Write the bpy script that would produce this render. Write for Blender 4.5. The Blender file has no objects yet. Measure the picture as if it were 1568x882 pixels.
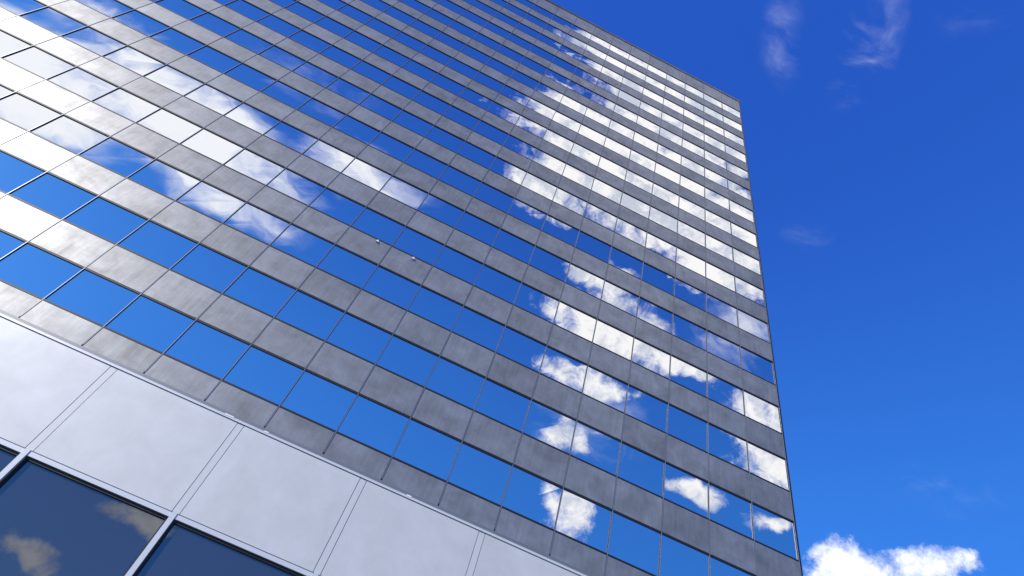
import bpy, math, random
from mathutils import Vector, Matrix
random.seed(7)
sc=bpy.context.scene
sc.view_settings.view_transform='Standard'
sc.view_settings.look='None'
sc.view_settings.exposure=0
G=14.55                       # facade datum (head of first storey windows) above ground
W=2.3913;H=3.6;WF=0.5513      # bay width, storey height, glazed fraction
NR=16
ROOF=57.34+G
# ---------------- camera
cd=bpy.data.cameras.new("camera");cam=bpy.data.objects.new("camera",cd);sc.collection.objects.link(cam)
cd.sensor_width=36;cd.lens=19.803;cd.clip_end=20000
cam.matrix_world=Matrix(((0.897986,-0.434253,-0.071029,-19.353),(-0.364709,-0.644214,-0.672292,-20.921),(0.246187,0.629614,-0.736871,1.60),(0,0,0,1)))
sc.camera=cam
# ---------------- sun
sd=Vector((-0.7276,-0.5256,0.4408)).normalized()
el=math.asin(sd.z)
sl=bpy.data.lights.new("sun","SUN");so=bpy.data.objects.new("sun",sl);sc.collection.objects.link(so)
sl.energy=4.0;sl.angle=math.radians(0.5);sl.color=(1,0.96,0.9)
so.rotation_euler=sd.to_track_quat('Z','Y').to_euler()
# ---------------- world: sky with cumulus (CU) and cirrus (CI) banks, as elliptical caps of the sky
# each bank: (axis a, offset), (axis b, offset), weight
CU=[((10.450,0.711,-0.747),-0.500,(1.469,-34.309,-12.091),-0.513,1.1),((6.298,0.659,-1.723),-0.500,(0.023,-15.142,-5.705),-0.427,1.7),((6.217,1.110,-0.619),-0.500,(2.109,-16.492,-8.401),-0.476,1.1),((11.828,0.814,-0.709),-0.500,(0.526,-17.668,-11.527),-0.503,1),((5.631,1.191,-1.223),-0.500,(0.997,-11.867,-6.975),-0.455,1.6),((11.460,3.751,-3.637),-0.500,(1.410,-11.776,-7.702),-0.465,1.6),((12.698,3.166,-1.765),-0.500,(3.420,-25.691,-21.479),-0.487,1),
((7.927,2.196,-1.605),-0.500,(1.227,-15.039,-14.525),-0.498,1.3),((12.072,4.889,-3.332),-0.500,(2.459,-18.967,-18.919),-0.506,1),((9.522,13.832,4.580),-0.500,(7.881,-2.112,-10.006),-0.549,1.2),((10.334,3.156,-1.479),-0.500,(2.792,-20.469,-24.170),-0.527,0.9),((14.626,4.483,-1.672),-0.500,(1.889,-13.624,-20.007),-0.529,0.8),((16.179,-1.199,-13.879),-0.500,(-11.782,-10.969,-12.787),-0.521,0.9),((13.064,6.106,-4.640),-0.500,(-0.255,-29.256,-39.213),-0.621,0.8),
((26.056,18.739,-6.263),-0.500,(9.038,-29.243,-49.899),-0.625,0.8),((18.359,-3.951,3.635),-0.500,(6.613,-14.636,-49.299),-0.183,1.1),((22.592,-8.883,-4.554),-0.500,(-10.811,-3.728,-46.363),-0.291,1.1),((10.984,-12.638,0.536),-0.500,(9.302,7.027,-24.926),-0.706,1),((9.300,-11.321,-1.293),-0.500,(7.677,9.175,-25.105),-0.748,1),((3.438,-4.669,0.167),-0.500,(6.361,3.985,-19.601),-1.019,1)]
CI=[((5.842,-3.120,2.574),-0.500,(-0.321,-8.725,-9.848),-0.448,1.4),((4.357,-1.361,1.183),-0.500,(-0.327,-8.997,-9.147),-0.478,1.4),((6.041,-0.329,1.139),-0.500,(1.414,-14.089,-11.562),-0.538,1),((7.723,-1.845,1.805),-0.500,(0.363,-18.037,-19.990),-0.440,1.1),((6.290,-2.857,2.787),-0.500,(-1.672,-21.526,-18.294),-0.555,0.8),((9.173,3.976,-3.260),-0.500,(0.983,-8.635,-7.767),-0.488,0.8),((5.891,2.114,-0.970),-0.500,(0.709,-5.835,-8.410),-0.524,0.6),((4.778,-0.587,1.192),-0.500,(0.537,-11.486,-7.812),-0.608,0.4),
((11.109,-6.276,-2.415),-0.500,(2.861,5.984,-2.390),-0.459,0.27),((12.197,-4.743,-4.558),-0.500,(1.521,5.743,-1.906),-0.461,0.36),((8.878,-7.181,-2.198),-0.500,(4.547,7.567,-6.352),-0.477,0.17),((6.342,-4.016,-3.449),-0.500,(8.760,18.314,-5.216),-0.150,0.2),((3.342,-5.142,-0.743),-0.500,(3.375,3.488,-8.958),-0.686,0.15)]
w=bpy.data.worlds.new("World");sc.world=w;w.use_nodes=True
w.cycles.sampling_method='MANUAL';w.cycles.sample_map_resolution=256
nt=w.node_tree;N=nt.nodes;L=nt.links;N.clear()
def nd(t,**k):
    n=N.new(t)
    for a,b in k.items():setattr(n,a,b)
    return n
def mth(op,a,b=None,c=None,clamp=False):
    n=nd('ShaderNodeMath',operation=op,use_clamp=clamp)
    for i,x in enumerate((a,b,c)):
        if x is None:continue
        if isinstance(x,(int,float)):n.inputs[i].default_value=x
        else:L.new(x,n.inputs[i])
    return n.outputs[0]
def sstep(x,a,b,lo=0,hi=1):
    n=nd('ShaderNodeMapRange',interpolation_type='SMOOTHSTEP');L.new(x,n.inputs[0])
    n.inputs[1].default_value=a;n.inputs[2].default_value=b;n.inputs[3].default_value=lo;n.inputs[4].default_value=hi
    return n.outputs[0]
def mixc(fac,a,b,bt='MIX'):
    n=nd('ShaderNodeMix',data_type='RGBA',blend_type=bt)
    for i,x in ((0,fac),(6,a),(7,b)):
        if isinstance(x,(int,float)):n.inputs[i].default_value=x
        elif isinstance(x,tuple):n.inputs[i].default_value=(*x,1)
        else:L.new(x,n.inputs[i])
    return n.outputs[2]
tc=nd('ShaderNodeTexCoord');D=tc.outputs['Generated']
sky=nd('ShaderNodeTexSky',sky_type='NISHITA');sky.sun_disc=False
sky.sun_elevation=el;sky.sun_rotation=math.atan2(sd.x,sd.y)
sky.air_density=1.0;sky.dust_density=0.3;sky.ozone_density=2.0
sx=nd('ShaderNodeSeparateXYZ');L.new(D,sx.inputs[0])
deep=mixc(sstep(sx.outputs[2],0.35,0.95),(0.45,2.7,9.8),(0.22,1.15,7.2))
skyc=mixc(0.6,mixc(1.0,sky.outputs[0],(0.30,0.84,1.65),'MULTIPLY'),deep)
def noise(vec,scale,detail,rough=0.55,dist=0):
    n=nd('ShaderNodeTexNoise');L.new(vec,n.inputs['Vector']);n.inputs['Scale'].default_value=scale
    n.inputs['Detail'].default_value=detail;n.inputs['Roughness'].default_value=rough;n.inputs['Distortion'].default_value=dist
    return n
def warp(vec,scale,amp,det):
    n=noise(vec,scale,det)
    m=nd('ShaderNodeVectorMath',operation='MULTIPLY_ADD');L.new(n.outputs['Color'],m.inputs[0]);m.inputs[1].default_value=(amp,)*3;m.inputs[2].default_value=(-amp/2,)*3
    a=nd('ShaderNodeVectorMath',operation='ADD');L.new(m.outputs[0],a.inputs[0]);L.new(vec,a.inputs[1])
    return a.outputs[0]
def banks(vec,lst,sm=0.15):
    acc=None
    for (a,ao,b,bo,wt) in lst:
        s=1-wt
        for ax,o in ((a,ao),(b,bo)):
            k=Vector(ax).length
            dn=nd('ShaderNodeVectorMath',operation='DOT_PRODUCT');L.new(vec,dn.inputs[0]);dn.inputs[1].default_value=ax
            # offsets were tabulated as the projection of the bank centre on the axis
            e=mth('SUBTRACT',dn.outputs['Value'],o)
            s=mth('MULTIPLY_ADD',e,e,s)
        acc=s if acc is None else mth('SMOOTH_MIN',acc,s,sm)
    return mth('SUBTRACT',1.0,acc)
n1=noise(D,20,7,0.66)
Dw=warp(D,9,0.08,3)
cov=banks(Dw,CU)
dens=mth('ADD',cov,mth('MULTIPLY_ADD',n1.outputs[0],3.8,-1.85))
acu=sstep(dens,-0.15,1.0)
cov2=banks(Dw,CI,0.4)
mp=nd('ShaderNodeVectorMath',operation='MULTIPLY');L.new(Dw,mp.inputs[0]);mp.inputs[1].default_value=(3,9,11)
n2=noise(mp.outputs[0],1.7,6,0.62,0.3).outputs[0]
aci=sstep(mth('ADD',cov2,mth('MULTIPLY_ADD',n2,3.0,-1.45)),0.0,1.5)
aci=mth('MULTIPLY',aci,sstep(cov2,-0.1,1.0))
sep=nd('ShaderNodeSeparateColor');L.new(n1.outputs['Color'],sep.inputs[0])
shade=mixc(sstep(mth('ADD',sep.outputs[1],mth('MULTIPLY',dens,-0.04)),0.32,0.52),(7.2,8.0,9.6),(12.4,12.5,12.6))
m1=mixc(aci,skyc,(11.6,12.1,12.8))
m2=mixc(acu,m1,shade)
bg=nd('ShaderNodeBackground');L.new(m2,bg.inputs[0]);bg.inputs[1].default_value=0.10
ow=nd('ShaderNodeOutputWorld');L.new(bg.outputs[0],ow.inputs[0])
# ---------------- materials
def mat(name,col,rough,metal=0,spec=0.5):
    m=bpy.data.materials.new(name);m.use_nodes=True;b=m.node_tree.nodes['Principled BSDF']
    b.inputs['Base Color'].default_value=(*col,1);b.inputs['Roughness'].default_value=rough;b.inputs['Metallic'].default_value=metal
    b.inputs['Specular IOR Level'].default_value=spec
    return m,b,m.node_tree
class T:
    def __init__(s,nt):s.nt=nt
    def n(s,t,ins={},**k):
        n=s.nt.nodes.new(t)
        for a,b in k.items():setattr(n,a,b)
        for a,b in ins.items():
            if hasattr(b,'is_output'):s.nt.links.new(b,n.inputs[a])
            else:n.inputs[a].default_value=b
        return n
    def l(s,a,b):s.nt.links.new(a,b)
def stained(name,c0,c1,rough,spec,cell,streak=1.0,metal=0,var=0.22):
    m,b,t=mat(name,c0,rough,metal,spec);t=T(t)
    tc=t.n('ShaderNodeTexCoord');O=tc.outputs['Object']
    mp=t.n('ShaderNodeVectorMath',{0:O,1:(1/cell[0],1/cell[0],1/cell[1])},operation='MULTIPLY')
    fl=t.n('ShaderNodeVectorMath',{0:mp.outputs[0]},operation='FLOOR')
    wn=t.n('ShaderNodeTexWhiteNoise',{'Vector':fl.outputs[0]},noise_dimensions='3D')
    ms=t.n('ShaderNodeVectorMath',{0:O,1:(7,7,0.6)},operation='MULTIPLY')
    st=t.n('ShaderNodeTexNoise',{'Vector':ms.outputs[0],'Scale':1.0,'Detail':4,'Roughness':0.6})
    bl=t.n('ShaderNodeTexNoise',{'Vector':O,'Scale':0.9,'Detail':6,'Roughness':0.62,'Distortion':0.4})
    a=t.n('ShaderNodeMath',{0:st.outputs[0],1:0.8*streak,2:-0.4*streak},operation='MULTIPLY_ADD')
    c=t.n('ShaderNodeMath',{0:bl.outputs[0],1:1.2,2:a.outputs[0]},operation='MULTIPLY_ADD')
    d=t.n('ShaderNodeMath',{0:wn.outputs[0],1:var,2:c.outputs[0]},operation='MULTIPLY_ADD')
    r=t.n('ShaderNodeMapRange',{0:d.outputs[0],1:0.4,2:1.05})
    mx=t.n('ShaderNodeMix',{0:r.outputs[0],6:(*c0,1),7:(*c1,1)},data_type='RGBA')
    t.l(mx.outputs[2],b.inputs['Base Color'])
    rr=t.n('ShaderNodeMapRange',{0:d.outputs[0],1:0.4,2:1.05,3:rough+0.03,4:rough-0.03});t.l(rr.outputs[0],b.inputs['Roughness'])
    return m
m_sp=stained("spandrel_panel",(0.19,0.185,0.175),(0.37,0.36,0.345),0.455,0.6,(W,H),0.6,0.55,0.16)
m_cap=stained("parapet_metal",(0.05,0.05,0.053),(0.08,0.08,0.08),0.4,0.5,(W,H))
m_pod=stained("podium_panel",(0.53,0.52,0.495),(0.63,0.62,0.59),0.5,0.5,(2*W,3.6),0.25,0.15,0.3)
m_joint,_,_=mat("joint_strip",(0.58,0.57,0.55),0.5,0.15)
m_fl,_,_=mat("flashing",(0.2,0.2,0.2),0.45,0.4)
m_blk,_,_=mat("gasket",(0.008,0.008,0.01),0.5)
m_alu,_,_=mat("mullion_aluminium",(0.30,0.31,0.33),0.35,0.6)
m_frm,_,_=mat("podium_frame",(0.62,0.62,0.61),0.4,0.2)
m_wht,_,_=mat("fitting_dropping_white",(0.8,0.8,0.78),0.5)
def glass(name,col,bumpd,metal=1.0):
    m,b,t=mat(name,col,0.0,metal);t=T(t)
    tc=t.n('ShaderNodeTexCoord')
    nz=t.n('ShaderNodeTexNoise',{'Vector':tc.outputs['Object'],'Scale':0.9,'Detail':0})
    bp=t.n('ShaderNodeBump',{'Strength':1.0,'Distance':bumpd,'Height':nz.outputs[0]});t.l(bp.outputs[0],b.inputs['Normal'])
    return m
m_gl=glass("mirror_glass",(0.76,0.75,0.75),0.004)
m_gd=glass("dark_glass",(0.15,0.155,0.17),0.003,0.8)
# ---------------- mesh helper
class MB:
    def __init__(s):s.v=[];s.f=[];s.m=[]
    def quad(s,p,mi=0):
        k=len(s.v);s.v+=p;s.f.append((k,k+1,k+2,k+3));s.m.append(mi)
    def box(s,x0,x1,y0,y1,z0,z1,mi=0):
        k=len(s.v);s.v+=[(x0,y0,z0),(x1,y0,z0),(x1,y1,z0),(x0,y1,z0),(x0,y0,z1),(x1,y0,z1),(x1,y1,z1),(x0,y1,z1)]
        for f in ((0,3,2,1),(4,5,6,7),(0,1,5,4),(1,2,6,5),(2,3,7,6),(3,0,4,7)):
            s.f.append(tuple(k+i for i in f));s.m.append(mi)
    def obj(s,name,mats,parent,mw=None):
        me=bpy.data.meshes.new(name);me.from_pydata(s.v,[],s.f)
        for m in mats:me.materials.append(m)
        me.polygons.foreach_set('material_index',s.m)
        o=bpy.data.objects.new(name,me);sc.collection.objects.link(o);o.parent=parent
        if mw:o.matrix_local=mw
        return o
tower=bpy.data.objects.new("office_tower",None);sc.collection.objects.link(tower)
def facade(tag,ncol,mw):
    gl=MB();sp=MB();mu=MB()
    for n in range(NR):
        zt=n*H+G;zb=zt-WF*H
        for i in range(ncol):
            x1=-i*W-0.02;x0=-(i+1)*W+0.02
            t=lambda:0.03+random.uniform(-0.005,0.005)
            gl.quad([(x0,t(),zb),(x1,t(),zb),(x1,t(),zt),(x0,t(),zt)])
        for i in range(ncol):
            x1=-i*W-0.024;x0=-(i+1)*W+0.024
            mu.box(x0,x1,-0.015,0.06,zb-0.015,zb+0.055,0)
            mu.box(x0,x1,-0.015,0.06,zt-0.065,zt+0.015,0)
            zs=zt+0.03
            ze=(n+1)*H-WF*H+G-0.03
            if n==NR-1:ze=ROOF-0.45
            j=random.uniform(-0.003,0.003)
            sp.box(x0+0.008,x1-0.008,-0.006+j,0.1,zs,ze,0)
            if n==0:sp.box(x0+0.008,x1-0.008,-0.006+j,0.1,G-3.0,zb-0.03,0)
    for i in range(ncol+1):
        x=-i*W
        mu.box(x-0.013,x+0.013,-0.024,0.05,G-2.92,ROOF-0.45,1)
        mu.box(x-0.028,x+0.028,-0.001,0.09,G-2.95,ROOF-0.44,0)
    gl.obj(tag+"_windows",[m_gl],tower,mw)
    sp.obj(tag+"_spandrels",[m_sp],tower,mw)
    mu.obj(tag+"_mullions",[m_blk,m_alu],tower,mw)
NC=32;ND=9
XL=-NC*W;DP=ND*W
facade("front",NC,Matrix.Identity(4))
off=0.12
facade("side",ND,Matrix.Translation((off,off+DP,0))@Matrix.Rotation(math.radians(90),4,'Z'))
facade("back",NC,Matrix.Translation((XL,2*off+DP,0))@Matrix.Rotation(math.radians(180),4,'Z'))
facade("left_side",ND,Matrix.Translation((XL-off,off,0))@Matrix.Rotation(math.radians(-90),4,'Z'))
core=MB();core.box(XL,0,0.11,DP+0.1,0,ROOF-0.6,0)
for x in (0.036,XL-off+0.004):
    for y in (-0.01,DP+off+0.036):
        core.box(x,x+0.08,y,y+0.09,G-3.0,ROOF-0.45,0)
core.obj("structure",[m_blk],tower)
pp=MB();pp.box(XL-off-0.05,off+0.05,-0.06,DP+2*off+0.06,ROOF-0.44,ROOF,0);pp.obj("roof_parapet",[m_cap],tower)
ph=MB();ph.box(XL+14,-22,6,DP-5,ROOF,ROOF+3.2,0);ph.obj("roof_plant_room",[m_cap],tower)
ft=MB()
for x in (-24.66,-22.6):
    ft.box(x-0.07,x+0.07,-0.10,-0.016,G+8.60,G+8.66,0);ft.box(x-0.03,x+0.03,-0.08,-0.016,G+8.66,G+8.74,0)
for x,s in ((-25.07,.12),(-23.6,.08),(-17.96,.09),(-24.9,.04)):  # bird-dropping spots along the ledge edge, built as small white boxes
    ft.box(x-s,x+s,-0.745,-0.70,G-3.457-0.02,G-3.457+0.03,0)
ft.obj("fittings_and_droppings",[m_wht],tower)
# ---------------- podium
PW=2*W;PX=-29.286;py=-0.6964;zt=G-3.457;zb=G-7.049
pa=MB();fr=MB();gg=MB()
i0=-10;i1=6+1
x_l=PX+i0*PW;x_r=PX+i1*PW
for i in range(i0,i1):
    a=PX+i*PW;b=a+PW
    pa.box(a+0.135,b-0.135,py,py+0.12,zb+0.07,zt-0.10,0)
    gg.quad([(a+0.1,py+0.14,0.3),(b-0.1,py+0.14,0.3),(b-0.1,py+0.145,zb-0.1),(a+0.1,py+0.14,zb-0.1)])
    fr.box(a+0.085,b-0.085,py-0.02,py+0.16,zb-0.10,zb+0.04,0)
    fr.box(a+0.085,b-0.085,py+0.06,py+0.15,zb-0.19,zb-0.10,1)
    fr.box(a+0.085,b-0.085,py-0.02,py+0.16,G-11.0,G-10.88,0)
    fr.box(a+0.085,a+0.15,py+0.06,py+0.15,0.3,zb-0.19,1)
    fr.box(b-0.15,b-0.085,py+0.06,py+0.15,0.3,zb-0.19,1)
for i in range(i0,i1+1):
    a=PX+i*PW
    fr.box(a-0.08,a+0.08,py-0.05,py+0.16,0.3,zb+0.05,0)
    fr.box(a-0.115,a+0.115,py+0.004,py+0.13,zb+0.07,zt-0.10,2)
fr.box(x_l,x_r,py+0.03,py+0.2,zb+0.05,zt-0.09,1)
fr.box(x_l,x_r,py-0.04,-0.01,zt-0.085,zt,0)
fr.box(x_l,x_r,-0.10,-0.02,zt,zt+0.42,3)
fr.box(x_l,x_r,py-0.03,py+0.3,0,0.3,2)
pa.obj("podium_panels",[m_pod],tower);fr.obj("podium_frames",[m_frm,m_blk,m_joint,m_fl],tower);gg.obj("podium_windows",[m_gd],tower)
# ---------------- ground
gm,gb,gt=mat("paving",(0.3,0.29,0.27),0.8);t=T(gt)
tcn=t.n('ShaderNodeTexCoord');br=t.n('ShaderNodeTexBrick',{'Vector':tcn.outputs['Object'],'Scale':1.0,'Color1':(0.30,0.29,0.27,1),'Color2':(0.24,0.235,0.22,1),'Mortar':(0.12,0.12,0.11,1),'Mortar Size':0.012})
t.l(br.outputs[0],gb.inputs['Base Color'])
g=MB();g.quad([(-3000,-3000,0),(3000,-3000,0),(3000,3000,0),(-3000,3000,0)]);go=g.obj("plaza_paving",[gm],None)
